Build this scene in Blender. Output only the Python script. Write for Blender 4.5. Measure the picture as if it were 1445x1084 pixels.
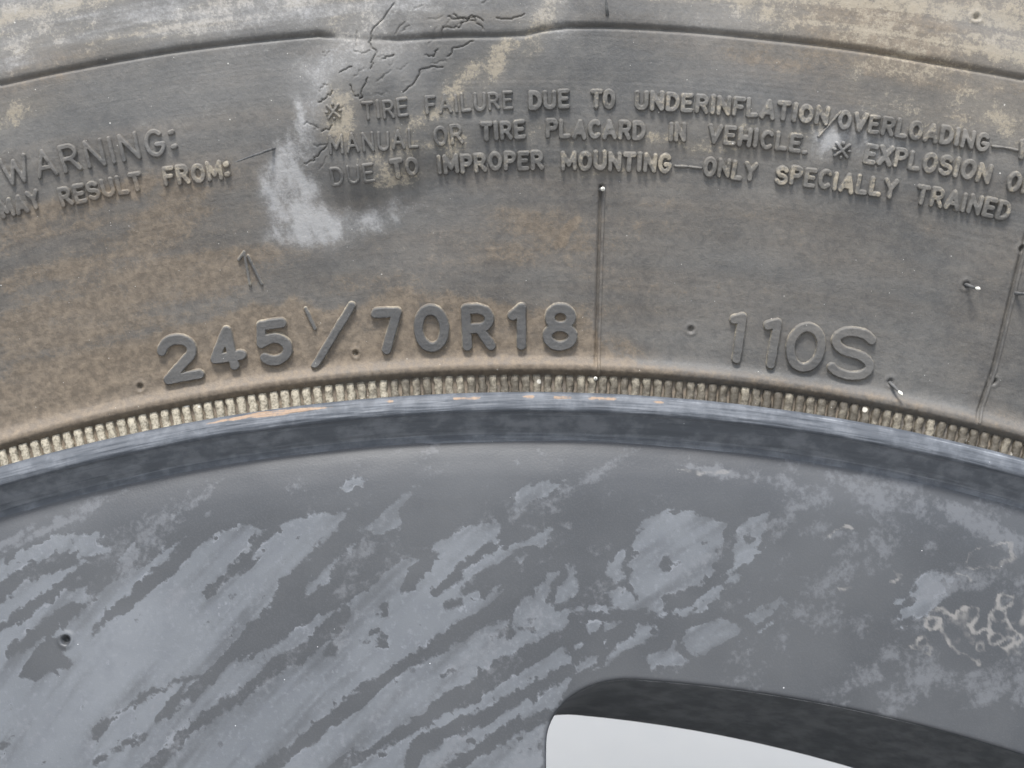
import bpy, math, random
import numpy as np
from mathutils import Vector

# ------------------------------------------------------------------ clear
for o in list(bpy.data.objects):
    bpy.data.objects.remove(o, do_unlink=True)
SC = bpy.context.scene
COL = SC.collection
rad = math.radians

# ------------------------------------------------------------------ camera, world, sun, exposure
AXIS_Z = 0.400                      # height of the wheel's axis above the ground (m)
CAM = np.array([-1.9, -183.7, 221.2])   # camera in mm, relative to the wheel's axis / flange plane
TILT, HFOV = 8.0, 40.0
cd = bpy.data.cameras.new('camera')
cd.sensor_fit = 'HORIZONTAL'; cd.sensor_width = 36.0
cd.lens = 18.0 / math.tan(rad(HFOV / 2))
cd.clip_start = 0.005; cd.clip_end = 200.0
cd.dof.use_dof = True; cd.dof.focus_distance = 0.184; cd.dof.aperture_fstop = 30.0
cam = bpy.data.objects.new('camera', cd); COL.objects.link(cam)
cam.location = (CAM[0] / 1000, CAM[1] / 1000, CAM[2] / 1000 + AXIS_Z)
cam.rotation_euler = (rad(90 + TILT), 0, 0)
SC.camera = cam

SUN_EL, SUN_AZ = 48.0, 188.0        # azimuth: 0 = +Y, 90 = +X, 180 = -Y (the camera's side)
w = bpy.data.worlds.new('World'); SC.world = w; w.use_nodes = True
wn = w.node_tree.nodes; wl = w.node_tree.links
sky = wn.new('ShaderNodeTexSky'); sky.sky_type = 'NISHITA'; sky.sun_disc = False
sky.sun_elevation = rad(SUN_EL); sky.sun_rotation = rad(SUN_AZ)
sky.air_density = 1.0; sky.dust_density = 1.5; sky.ozone_density = 1.0
wl.new(sky.outputs[0], wn['Background'].inputs[0]); wn['Background'].inputs[1].default_value = 0.072
sd = bpy.data.lights.new('sun', 'SUN'); sd.energy = 1.5; sd.angle = rad(13); sd.color = (1.0, 0.985, 0.955)
sun = bpy.data.objects.new('sun', sd); COL.objects.link(sun)
sdir = Vector((math.sin(rad(SUN_AZ)) * math.cos(rad(SUN_EL)), math.cos(rad(SUN_AZ)) * math.cos(rad(SUN_EL)), math.sin(rad(SUN_EL))))
sun.rotation_euler = (-sdir).to_track_quat('-Z', 'Y').to_euler(); sun.location = sdir * 5
SC.view_settings.view_transform = 'Standard'; SC.view_settings.look = 'None'
SC.view_settings.gamma = 1.0; SC.view_settings.use_curve_mapping = False
SC.view_settings.exposure = 1.84

# ------------------------------------------------------------------ numeric helpers (all lengths in mm)
rng = np.random.default_rng(7)
random.seed(7)

def sstep(a, b, x):
    t = np.clip((x - a) / (b - a), 0, 1)
    return t * t * (3 - 2 * t)

_perm = rng.random((256, 256))
def vnoise(x, y):
    xi = np.floor(x).astype(int); yi = np.floor(y).astype(int)
    fx = x - xi; fy = y - yi
    fx = fx * fx * (3 - 2 * fx); fy = fy * fy * (3 - 2 * fy)
    g = lambda a, b: _perm[a & 255, b & 255]
    return (g(xi, yi) * (1 - fx) + g(xi + 1, yi) * fx) * (1 - fy) + (g(xi, yi + 1) * (1 - fx) + g(xi + 1, yi + 1) * fx) * fy

def fbm(x, y, o=4):
    s = 0; a = 0.5; t = 0
    for k in range(o):
        s = s + a * vnoise(x * 2 ** k + 17.3 * k, y * 2 ** k + 9.1 * k); t += a; a *= 0.5
    return s / t

def curve(pts, x):
    """smooth (monotone cubic) interpolation through control points"""
    p = np.array(pts, float); xs, ys = p[:, 0], p[:, 1]
    h = np.diff(xs); d = np.diff(ys) / h
    m = np.zeros(len(xs)); m[0] = d[0]; m[-1] = d[-1]
    for i in range(1, len(xs) - 1):
        m[i] = 0 if d[i - 1] * d[i] <= 0 else 2 * d[i - 1] * d[i] / (d[i - 1] + d[i])
    x = np.asarray(x, float)
    i = np.clip(np.searchsorted(xs, x) - 1, 0, len(h) - 1)
    t = np.clip((x - xs[i]) / h[i], 0, 1)
    return ((2 * t**3 - 3 * t**2 + 1) * ys[i] + (t**3 - 2 * t**2 + t) * h[i] * m[i]
            + (-2 * t**3 + 3 * t**2) * ys[i + 1] + (t**3 - t**2) * h[i] * m[i + 1])

# sidewall: depth (y, towards the viewer is negative) against radius r
SIDE = [(240, 7.2), (246, 6.5), (248.95, 6.2), (249.35, 5.5), (249.8, 4.9), (250.35, 4.75), (251.0, 5.0), (251.7, 5.15), (254, 4.5),
        (262, 1.3), (272, -3.0), (282, -7.2), (292, -10.5), (302, -12.6), (312, -13.5), (330, -12), (350, -6), (370, 4), (385, 14), (395, 26)]
# wheel face: the disc beside the gutter
DISC = [(60, -6), (100, -2), (150, 1.4), (185, 2.0), (203, 2.1), (225, 2.3), (232, 2.45), (235, 2.65), (237.5, 3.0), (239.2, 3.35), (239.9, 3.6)]
def side_y(r): return curve(SIDE, r)
def disc_y(r): return curve(DISC, r)

# a picked point of the photograph's survey -> polar place (theta, r) on a surface of revolution
_f = 1445 / 2 / math.tan(rad(HFOV / 2)); _t = rad(TILT)
def place(P, surf):
    P = np.atleast_2d(np.array(P, float))
    a = (P[:, 0] - 722.5) / _f; b = -(P[:, 1] - 542) / _f
    ry = math.cos(_t) - b * math.sin(_t); rz = math.sin(_t) + b * math.cos(_t)
    y = np.zeros(len(P))
    for _ in range(40):
        s = (y - CAM[1]) / ry
        X = CAM[0] + s * a; Z = CAM[2] + s * rz
        r = np.hypot(X, Z); y = 0.5 * y + 0.5 * (surf(r) if callable(surf) else surf)
    return np.arctan2(X, Z), r
RS, RD = 270.0, 220.0               # reference radii: arc length s = theta * RS (sidewall) or theta * RD (disc)
def on_side(P): th, r = place(P, side_y); return np.stack([th * RS, r], 1)
def on_disc(P): th, r = place(P, disc_y); return np.stack([th * RD, r], 1)

def seg_dist(px, py, poly, widths=None):
    """distance to a polyline (minus its local half width)"""
    best = np.full(np.shape(px), 1e9)
    for i in range(len(poly) - 1):
        ax, ay = poly[i]; bx, by = poly[i + 1]
        dx, dy = bx - ax, by - ay; L = dx * dx + dy * dy + 1e-12
        t = np.clip(((px - ax) * dx + (py - ay) * dy) / L, 0, 1)
        d = np.hypot(px - ax - t * dx, py - ay - t * dy)
        if widths is not None: d = d - (widths[i] * (1 - t) + widths[i + 1] * t)
        best = np.minimum(best, d)
    return best

def poly_sd(px, py, poly):
    """signed distance to a closed polygon, positive inside"""
    d = seg_dist(px, py, list(poly) + [poly[0]])
    inside = np.zeros(np.shape(px), bool)
    n = len(poly)
    for i in range(n):
        x0, y0 = poly[i]; x1, y1 = poly[(i + 1) % n]
        if y0 == y1: continue
        c = ((y0 > py) != (y1 > py)) & (px < (x1 - x0) * (py - y0) / (y1 - y0) + x0)
        inside ^= c
    return np.where(inside, d, -d)

# ------------------------------------------------------------------ mesh helpers
def tag(o, label=None, cat=None, group=None, kind=None):
    if label: o['label'] = label
    if cat: o['category'] = cat
    if group: o['group'] = group
    if kind: o['kind'] = kind
    return o

def mesh_np(name, V, F, attrs=None, smooth=True):
    """V (n,3) in mm, F (m,4) or (m,3)"""
    V = np.asarray(V, np.float64) / 1000.0; F = np.asarray(F, np.int32)
    me = bpy.data.meshes.new(name)
    k = F.shape[1]
    me.vertices.add(len(V)); me.vertices.foreach_set('co', V.ravel().astype(np.float32))
    me.loops.add(F.size); me.loops.foreach_set('vertex_index', F.ravel())
    me.polygons.add(len(F)); me.polygons.foreach_set('loop_start', np.arange(0, F.size, k, dtype=np.int32))
    if smooth: me.polygons.foreach_set('use_smooth', np.ones(len(F), bool))
    for n, a in (attrs or {}).items():
        at = me.attributes.new(n, 'FLOAT', 'POINT'); at.data.foreach_set('value', np.asarray(a, np.float32).ravel())
    me.update(calc_edges=True); me.validate()
    return me

def link(name, me, mat, parent=None):
    o = bpy.data.objects.new(name, me); COL.objects.link(o)
    if mat and not me.materials: me.materials.append(mat)
    if parent: o.parent = parent
    return o

def grid_faces(n, m, keep=None, wrap=False):
    """quads of an n x m vertex grid (index i*m+j); wrap joins the last i to the first"""
    i = np.arange(n if wrap else n - 1); j = np.arange(m - 1)
    I, J = np.meshgrid(i, j, indexing='ij'); I2 = (I + 1) % n
    F = np.stack([I * m + J, I2 * m + J, I2 * m + J + 1, I * m + J + 1], -1).reshape(-1, 4)
    if keep is not None: F = F[keep.reshape(-1)]
    return F

def compact(V, F, attrs):
    used = np.zeros(len(V), bool); used[F.ravel()] = True
    idx = np.cumsum(used) - 1
    return V[used], idx[F], {k: np.asarray(a).ravel()[used] for k, a in attrs.items()}

def polar(th, r, y):
    return np.stack([r * np.sin(th), y, r * np.cos(th)], -1)

def revolve(name, prof, mat, parent, seg=256, smooth=True):
    p = np.array(prof, float)
    th = np.linspace(0, 2 * math.pi, seg, endpoint=False)
    T, K = np.meshgrid(th, np.arange(len(p)), indexing='ij')
    V = polar(T, p[K, 0], p[K, 1]).reshape(-1, 3)
    return link(name, mesh_np(name, V, grid_faces(seg, len(p), wrap=True), smooth=smooth), mat, parent)

# ------------------------------------------------------------------ materials
class NT:
    def __init__(s, name):
        s.m = bpy.data.materials.new(name); s.m.use_nodes = True
        s.t = s.m.node_tree; s.b = s.t.nodes['Principled BSDF']
    def n(s, typ, **kw):
        nd = s.t.nodes.new(typ)
        for k, v in kw.items(): setattr(nd, k, v)
        return nd
    def set(s, sock, v):
        if isinstance(v, (int, float)): sock.default_value = v
        elif isinstance(v, (tuple, list)): sock.default_value = tuple(v) + ((1.0,) if len(v) == 3 and len(sock.default_value) == 4 else ())
        else: s.t.links.new(v, sock)
    def math(s, op, a, b=0.0, c=None, clamp=False):
        nd = s.n('ShaderNodeMath', operation=op, use_clamp=clamp)
        s.set(nd.inputs[0], a); s.set(nd.inputs[1], b)
        if c is not None: s.set(nd.inputs[2], c)
        return nd.outputs[0]
    def mix(s, f, a, b):
        nd = s.n('ShaderNodeMix', data_type='RGBA')
        s.set(nd.inputs[0], f); s.set(nd.inputs[6], a); s.set(nd.inputs[7], b)
        return nd.outputs[2]
    def mapr(s, v, a, b, c=0.0, d=1.0):
        nd = s.n('ShaderNodeMapRange', interpolation_type='SMOOTHSTEP')
        s.set(nd.inputs[0], v); s.set(nd.inputs[1], a); s.set(nd.inputs[2], b); s.set(nd.inputs[3], c); s.set(nd.inputs[4], d)
        return nd.outputs[0]
    def attr(s, name): return s.n('ShaderNodeAttribute', attribute_name=name).outputs['Fac']
    def noise(s, vec, scale, detail=3.0, rough=0.55, dist=0.0):
        nd = s.n('ShaderNodeTexNoise'); s.set(nd.inputs['Vector'], vec)
        s.set(nd.inputs['Scale'], scale); s.set(nd.inputs['Detail'], detail); s.set(nd.inputs['Roughness'], rough); s.set(nd.inputs['Distortion'], dist)
        return nd.outputs['Fac']
    def voro(s, vec, scale, feature='F1', out='Distance'):
        nd = s.n('ShaderNodeTexVoronoi', feature=feature); s.set(nd.inputs['Vector'], vec); s.set(nd.inputs['Scale'], scale)
        return nd.outputs[out]
    def coords(s): return s.n('ShaderNodeTexCoord', object=WHEEL).outputs['Object']
    def scaled(s, vec, sc, rot=(0, 0, 0)):
        nd = s.n('ShaderNodeMapping'); s.set(nd.inputs['Vector'], vec); nd.inputs['Scale'].default_value = sc; nd.inputs['Rotation'].default_value = rot
        return nd.outputs[0]
    def specks(s, vec, scale, size):
        """sparse bright dust grains"""
        v = s.n('ShaderNodeTexVoronoi', feature='F1'); s.set(v.inputs['Vector'], vec); s.set(v.inputs['Scale'], scale)
        r = s.n('ShaderNodeSeparateColor'); s.t.links.new(v.outputs['Color'], r.inputs[0])
        lim = s.math('MULTIPLY', s.math('POWER', r.outputs[0], 5.0), size)
        return s.math('LESS_THAN', v.outputs['Distance'], lim)
    def bump(s, h, strength, dist):
        nd = s.n('ShaderNodeBump'); nd.inputs['Strength'].default_value = strength; nd.inputs['Distance'].default_value = dist
        s.set(nd.inputs['Height'], h); s.t.links.new(nd.outputs[0], s.b.inputs['Normal'])
        return nd
    def done(s, col, rough, spec=0.4):
        s.set(s.b.inputs['Base Color'], col); s.set(s.b.inputs['Roughness'], rough); s.b.inputs['Specular IOR Level'].default_value = spec
        return s.m

WHEEL = bpy.data.objects.new('mounted_wheel', None); COL.objects.link(WHEEL)
WHEEL.location = (0, 0.100, 0)
tag(WHEEL, 'dusty black tyre with raised lettering mounted on a water-stained grey wheel', 'wheel')

def mat_rubber(name, letter=False):
    t = NT(name); v = t.coords()
    n_lo = t.noise(v, 55, 4); n_mid = t.noise(v, 420, 5, 0.6); n_hi = t.noise(v, 2400, 5, 0.75); n_c = t.noise(v, 1000, 5, 0.7)
    br = t.attr('brown'); ch = t.attr('chalk'); dk = t.attr('dark'); tn = t.attr('tan')
    base = t.mix(t.mapr(n_lo, 0.35, 0.68), (0.074, 0.073, 0.071), (0.120, 0.116, 0.109))
    base = t.mix(t.mapr(n_mid, 0.40, 0.70, 0, 0.34), base, (0.155, 0.147, 0.132))
    base = t.mix(t.mapr(n_hi, 0.46, 0.74, 0, 0.30), base, (0.185, 0.174, 0.155))
    jit = t.math('ADD', t.math('MULTIPLY', t.math('SUBTRACT', n_mid, 0.5), 1.3), t.math('MULTIPLY', t.math('SUBTRACT', n_hi, 0.5), 1.5))
    bm = t.mapr(t.math('ADD', br, t.math('MULTIPLY', jit, 0.66)), 0.38, 0.66)
    brown = t.mix(t.mapr(n_c, 0.35, 0.7), (0.122, 0.094, 0.066), (0.224, 0.175, 0.123))
    base = t.mix(t.mapr(n_c, 0.52, 0.38, 0, 0.28), base, (0.058, 0.058, 0.058))
    base = t.mix(t.math('MULTIPLY', t.math('MINIMUM', br, 1.0), 0.66), base, brown)          # thin even film of road dust
    col = t.mix(t.math('MULTIPLY', bm, 0.55), base, brown)
    col = t.mix(t.math('MULTIPLY', tn, 0.38), col, (0.27, 0.237, 0.182))
    tm = t.mapr(t.math('ADD', tn, t.math('MULTIPLY', jit, 0.85)), 0.36, 0.66)
    col = t.mix(t.math('MULTIPLY', tm, 0.85), col, (0.285, 0.248, 0.188))
    col = t.mix(t.math('MULTIPLY', ch, 0.40), col, (0.27, 0.268, 0.262))
    cm = t.mapr(t.math('ADD', ch, t.math('MULTIPLY', jit, 0.80)), 0.30, 1.12)
    col = t.mix(t.math('MULTIPLY', cm, 0.9), col, (0.31, 0.306, 0.30))
    col = t.mix(t.mapr(dk, 0.15, 0.9, 0, 0.85), col, (0.050, 0.051, 0.053))
    sp = t.math('MAXIMUM', t.specks(v, 520, 0.065), t.specks(v, 1300, 0.085))
    col = t.mix(t.math('MULTIPLY', sp, 0.7), col, (0.60, 0.58, 0.53))
    h = t.math('ADD', t.math('MULTIPLY', n_hi, 0.5), t.math('ADD', n_c, t.math('MULTIPLY', n_mid, 0.25)))
    t.bump(h, 0.5, 0.00022)
    return t.done(col, t.mapr(n_c, 0.3, 0.7, 0.52, 0.78), 0.45)

def mat_rib():
    t = NT('dusty_rib_rubber'); v = t.coords()
    n1 = t.noise(v, 900, 4); n2 = t.noise(v, 3200, 3)
    oc = t.n('ShaderNodeObjectInfo').outputs['Color']
    sx = t.n('ShaderNodeSeparateColor'); t.t.links.new(oc, sx.inputs[0])
    d = t.math('ADD', sx.outputs[0], t.math('MULTIPLY', t.math('SUBTRACT', n1, 0.5), 1.3))
    col = t.mix(t.mapr(d, 0.1, 0.9), (0.075, 0.064, 0.048), (0.36, 0.32, 0.245))
    col = t.mix(t.mapr(n2, 0.42, 0.68, 0, 0.65), col, (0.085, 0.07, 0.052))
    col = t.mix(t.math('MULTIPLY', t.specks(v, 500, 0.3), 0.7), col, (0.6, 0.57, 0.5))
    t.bump(t.math('ADD', n1, t.math('MULTIPLY', n2, 0.5)), 0.7, 0.0003)
    return t.done(col, 0.6, 0.4)

def mat_paint(name, flange=False):
    t = NT(name); v = t.coords()
    n_lo = t.noise(v, 40, 4); n_mid = t.noise(v, 330, 5, 0.62); n_hi = t.noise(v, 1500, 4, 0.6); n_f = t.noise(v, 4200, 2)
    jit = t.math('ADD', t.math('MULTIPLY', t.math('SUBTRACT', n_mid, 0.5), 1.0), t.math('MULTIPLY', t.math('SUBTRACT', n_hi, 0.5), 0.8))
    base = t.mix(t.mapr(n_lo, 0.35, 0.65), (0.039, 0.0415, 0.0455), (0.056, 0.0585, 0.062))
    base = t.mix(t.mapr(n_f, 0.45, 0.7, 0, 0.25), base, (0.070, 0.0725, 0.076))
    filmc = t.mix(t.mapr(n_lo, 0.35, 0.66), (0.093, 0.100, 0.109), (0.125, 0.133, 0.143))
    filmc = t.mix(t.mapr(n_mid, 0.45, 0.72, 0, 0.45), filmc, (0.086, 0.092, 0.104))
    filmc = t.mix(t.mapr(n_hi, 0.52, 0.75, 0, 0.4), filmc, (0.16, 0.168, 0.18))
    if flange:
        wear = t.attr('film'); rust = t.attr('rust')
        f = t.mapr(t.math('ADD', wear, t.math('MULTIPLY', jit, 0.55)), 0.30, 0.62)
        base = t.mix(t.mapr(n_mid, 0.4, 0.65), (0.088, 0.096, 0.107), (0.148, 0.157, 0.170))
        filmc = t.mix(t.mapr(n_mid, 0.4, 0.7), (0.062, 0.069, 0.080), (0.120, 0.129, 0.143))
        col = t.mix(f, base, filmc)
        col = t.mix(t.mapr(t.math('ADD', t.attr('edge_glint'), t.math('MULTIPLY', jit, 0.5)), 0.45, 0.8, 0, 0.8), col, (0.26, 0.273, 0.29))   # highlight along the lip edge, painted into the colour
        rm = t.mapr(t.math('ADD', rust, t.math('MULTIPLY', jit, 1.1)), 0.38, 0.85, 0, 0.85)
        col = t.mix(rm, col, t.mix(n_hi, (0.21, 0.125, 0.07), (0.34, 0.24, 0.155)))
    else:
        film = t.attr('film'); dim = t.attr('dim'); crust = t.attr('crust')
        pore = t.mapr(t.math('ADD', t.voro(v, 260), t.math('MULTIPLY', n_hi, 0.5)), 0.28, 0.42)      # pin-holes where the film lifted
        edge = t.math('ADD', film, t.math('MULTIPLY', jit, 0.72))
        f = t.mapr(edge, 0.40, 0.60)
        f = t.math('MULTIPLY', f, t.mapr(t.math('ADD', t.attr('dens'), t.math('MULTIPLY', jit, 0.5)), 0.05, 0.80, 0.28, 0.95))
        f = t.math('MULTIPLY', f, t.mapr(t.math('ADD', pore, t.mapr(n_lo, 0.40, 0.52)), 0.0, 0.9, 0.25, 1.0))
        rim_ = t.math('MULTIPLY', t.mapr(t.math('ABSOLUTE', t.math('SUBTRACT', edge, 0.60)), 0.16, 0.02), t.mapr(n_mid, 0.52, 0.66))
        filmc = t.mix(t.math('MULTIPLY', rim_, 0.45), filmc, (0.22, 0.23, 0.245))                      # crystals left along the drying edge
        col = t.mix(f, base, filmc)
        dm = t.mapr(t.math('ADD', dim, t.math('MULTIPLY', jit, 1.1)), 0.36, 0.72, 0, 0.6)
        col = t.mix(dm, col, (0.118, 0.122, 0.130))
        cm = t.mapr(t.math('ADD', crust, t.math('MULTIPLY', jit, 0.35)), 0.30, 0.85, 0, 0.75)
        col = t.mix(cm, col, (0.20, 0.19, 0.178))
    col = t.mix(t.math('MULTIPLY', t.specks(v, 480, 0.05), 0.7), col, (0.55, 0.55, 0.56))
    t.bump(t.math('ADD', t.math('MULTIPLY', f, 1.2), t.math('ADD', n_f, t.math('MULTIPLY', n_hi, 0.6))), 0.12, 0.00012)
    return t.done(col, t.mapr(f, 0, 1, 0.42, 0.6), 0.45)

def mat_plain(name, c0, c1, scale, rough=0.6, spec=0.4, bump=0.0002):
    t = NT(name); v = t.coords()
    n = t.noise(v, scale, 5, 0.6)
    t.bump(n, 0.4, bump)
    return t.done(t.mix(t.mapr(n, 0.35, 0.68), c0, c1), rough, spec)

M_RUB = mat_rubber('dusty_sidewall_rubber')
M_LET = mat_rubber('raised_letter_rubber', True)
M_RIB = mat_rib()
M_DISC = mat_paint('stained_wheel_paint')
M_FLG = mat_paint('worn_flange_paint', True)
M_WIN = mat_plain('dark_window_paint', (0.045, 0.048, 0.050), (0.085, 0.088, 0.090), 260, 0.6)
M_TRD = mat_plain('tread_rubber', (0.03, 0.03, 0.03), (0.06, 0.058, 0.055), 300, 0.8)
M_NIB = mat_plain('nib_rubber', (0.06, 0.06, 0.06), (0.12, 0.118, 0.112), 1800, 0.6)
M_TIP = mat_plain('nib_tip_rubber', (0.62, 0.60, 0.52), (0.80, 0.78, 0.70), 900, 0.6)
M_WALL = mat_plain('pale_wall_paint', (0.80, 0.81, 0.81), (0.86, 0.86, 0.85), 6, 0.8, 0.3, 0.002)
M_GRD = mat_plain('concrete_ground', (0.27, 0.265, 0.255), (0.36, 0.352, 0.34), 30, 0.9, 0.3, 0.003)

# ------------------------------------------------------------------ the setting
def box(name, x0, x1, y0, y1, z0, z1, mat):
    V = np.array([(x, y, z) for x in (x0, x1) for y in (y0, y1) for z in (z0, z1)], float) * 1000
    F = [(0, 1, 3, 2), (4, 6, 7, 5), (0, 4, 5, 1), (2, 3, 7, 6), (0, 2, 6, 4), (1, 5, 7, 3)]
    return link(name, mesh_np(name, V, F, smooth=False), mat)
g = box('ground', -40, 40, -40, 40, -0.2, 0.0, M_GRD); tag(g, kind='structure')
wal = box('wall', -3, 3, 0.62, 0.77, -0.02, 2.6, M_WALL)
tag(wal, 'smooth pale painted wall seen through the slot of the wheel', 'wall')

# ------------------------------------------------------------------ the tyre
TYRE_OFF = (0, -0.100, AXIS_Z)      # wheel axis / flange plane relative to the empty at the wheel's foot
THF = rad(22)                       # half angle of the finely built arc
def theta_grid(fine, coarse_deg, dense=None):
    a = np.linspace(-THF, THF, int(2 * THF * 270 / fine) + 1)
    if dense:                       # closer steps across the cracked patch
        lo, hi = dense[0] / RS, dense[1] / RS
        a = np.concatenate([a[a < lo], np.arange(lo, hi, dense[2] / RS), a[a > hi]])
    b = np.arange(THF + rad(coarse_deg), 2 * math.pi - THF - 1e-6, rad(coarse_deg))
    return np.concatenate([a, b])

GROOVE_PX = [(0, 120), (120, 95), (240, 74), (350, 60), (450, 50), (475, 54), (520, 57), (560, 57), (600, 54), (640, 52), (700, 52), (740, 50), (765, 43), (800, 38.5), (858, 39), (960, 44), (1068, 54), (1202, 70), (1320, 90), (1445, 112.5)]
GROOVE_D = [0.8, 1, 1, 1, 1.5, .15, .15, .9, 1, 1, .7, .7, 1.2, 1.3, 1, 1, 1, 1, 1, 1]
_g = on_side(GROOVE_PX)
LINES_PX = [[(848, 262), (845, 360), (842, 470), (840.5, 532)], [(1452, 318), (1442, 353), (1402, 518.5), (1378, 598)]]
LINES = [on_side(p) for p in LINES_PX]
BULGE = on_side([(520, 175)])[0]
CR = [[(556, 5), (540, 28), (526, 42), (520, 60), (532, 75), (524, 97)],
      [(570, 130), (585, 117), (592, 100), (605, 96), (625, 95)], [(631, 80), (640, 68), (655, 65), (668, 58)],
      [(640, 20), (655, 28), (668, 24), (682, 42)], [(624, 48), (625, 38), (638, 40), (650, 38), (665, 22), (682, 30)],
      [(632, 24), (650, 26), (672, 30)], [(480, 103), (497, 95)], [(450, 145), (462, 138), (470, 128)],
      [(430, 230), (445, 226), (452, 215), (462, 205)], [(455, 185), (470, 176)], [(520, 110), (512, 125), (508, 140)],
      [(600, 78), (612, 80), (618, 70)], [(540, 84), (556, 78)], [(700, 25), (722, 28), (740, 20)], [(495, 120), (500, 135), (512, 138)]]
PITS = [(on_side([p])[0], dep) for p, dep in (((198, 546), .6), ((502, 499), .6), ((975, 465), .65), ((1402, 538), .6), ((1378, 24), .6), ((1256, 539), .4), ((1363, 402), .35), ((1442, 352), .5))]
_cr = np.random.default_rng(21)
for _ in range(28):                 # short weather cracks round the dent and by the groove
    x0, y0, dx_, dy_ = [(500, 110, 55, 55), (600, 40, 90, 32), (455, 190, 22, 60), (560, 100, 60, 30)][_cr.integers(4)]
    x0 += _cr.normal(0, dx_ * .6); y0 += _cr.normal(0, dy_ * .6); L = _cr.uniform(8, 26); a0 = _cr.normal(-.5, .5)
    if y0 > 4: CR.append([(x0, y0), (x0 + L * .5 * math.cos(a0), y0 + L * .5 * math.sin(a0) + _cr.normal(0, 3)), (x0 + L * math.cos(a0), y0 + L * math.sin(a0))])
CRACKS = []
for c in CR:
    q = on_side(c); out = [q[0]]
    for i in range(len(q) - 1):
        for k in range(1, 5):
            p = q[i] + (q[i + 1] - q[i]) * k / 4
            out.append(p + rng.normal(0, 0.11, 2) * (k < 4))
    out = np.array(out); CRACKS.append(np.hstack([out, np.full((len(out), 1), 0.34 if len(CRACKS) < 15 else _cr.uniform(.08, .20))]))

_centres = {}
def blobs(spec, s, r, surf_map):
    """soft ellipses: (px, py, rx, ry, angle, strength) in survey pixels, on the surface"""
    out = np.zeros(np.shape(s))
    if id(spec) not in _centres: _centres[id(spec)] = surf_map([(b[0], b[1]) for b in spec])
    s_lo, s_hi, r_lo, r_hi = s.min(), s.max(), r.min(), r.max()
    for (x, y, rx, ry, ang, st), c in zip(spec, _centres[id(spec)]):
        k = 10.8; a = rad(ang); reach = 2.4 * max(rx, ry) / k
        if c[0] < s_lo - reach or c[0] > s_hi + reach or c[1] < r_lo - reach or c[1] > r_hi + reach: continue
        ds, dr = s - c[0], r - c[1]
        u = (ds * math.cos(a) + dr * math.sin(a)) / (rx / k); v = (-ds * math.sin(a) + dr * math.cos(a)) / (ry / k)
        out = np.maximum(out, st * np.exp(-(u * u + v * v) ** 1.3 * 0.7))
    return out

BROWN_POLY = on_side([(-60, 545), (0, 528), (50, 498), (160, 478), (232, 458), (319, 438), (365, 418), (455, 424), (490, 424), (520, 416), (560, 410), (626, 405), (686, 420), (740, 432), (800, 430), (838, 436), (846, 470), (870, 497), (920, 511), (985, 527), (985, 540), (840, 532), (720, 530), (480, 545), (240, 580), (0, 640), (-60, 660)])
BROWN = [(150, 420, 280, 130, 10, .46), (720, 440, 240, 60, 0, .40), (950, 380, 300, 130, -8, .34), (1300, 60, 300, 110, -10, .42), (620, 380, 200, 60, 8, .30), (230, 320, 90, 45, 10, .62), (60, 420, 120, 60, 15, .40), (300, 400, 90, 40, 10, .5), (120, 480, 100, 40, 10, .5), (170, 270, 70, 14, 12, .5), (60, 305, 70, 25, 12, .42),
         (760, 300, 90, 60, 0, .42), (700, 370, 90, 50, 0, .36), (800, 330, 26, 10, 40, .8), (960, 330, 110, 60, -8, .40), (1120, 330, 120, 60, -10, .42), (1230, 400, 80, 50, -10, .3),
         (930, 420, 70, 50, 0, .35), (880, 490, 60, 20, -10, .6), (1420, 590, 60, 20, -15, .6), (1250, 60, 180, 70, -10, .55), (1100, 90, 80, 26, -8, .42), (1180, 120, 60, 40, 0, .45),
         (60, 95, 80, 25, 10, .35), (1400, 420, 60, 120, 0, .3), (1070, 470, 30, 30, 0, .35), (690, 262, 60, 20, 0, .4), (1290, 300, 60, 18, -15, .38)]
TAN = [(480, 165, 22, 48, 0, .62), (648, 125, 48, 13, 48, .6), (600, 172, 52, 14, 20, .5), (500, 30, 45, 45, 30, .45), (772, 18, 60, 15, 62, .62), (703, 85, 44, 14, 55, .62), (560, 215, 60, 10, 5, .5),
       (1400, 160, 70, 28, -12, .5), (1300, 165, 90, 30, -12, .35), (1150, 190, 20, 40, -60, .35), (1255, 70, 150, 40, -12, .45), (1080, 25, 90, 30, -5, .5), (1230, 15, 110, 26, -10, .45),
       (20, 160, 40, 14, 12, .55), (320, 10, 110, 16, 6, .5), (1100, 195, 120, 20, -8, .3), (960, 200, 90, 10, -3, .5), (1205, 105, 14, 34, -15, .45), (640, 200, 22, 20, 0, .6), (780, 190, 50, 14, 0, .4), (850, 240, 70, 10, 0, .45), (60, 45, 90, 30, 8, .42), (560, 245, 40, 22, 0, .5), (1350, 85, 110, 22, -12, .4)]
CHALK_POLYS = [on_side(p) for p in ([(424, 150), (417, 193), (388, 209), (375, 258), (378, 297), (383, 330), (427, 345), (471, 333), (486, 302), (445, 286), (444, 262), (428, 237), (422, 205), (432, 165)],
                                    [(489, 318), (525, 297), (562, 282), (560, 312), (541, 322), (505, 325)], [(1150, 200), (1165, 192), (1182, 196), (1175, 208), (1158, 212)])]
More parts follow.
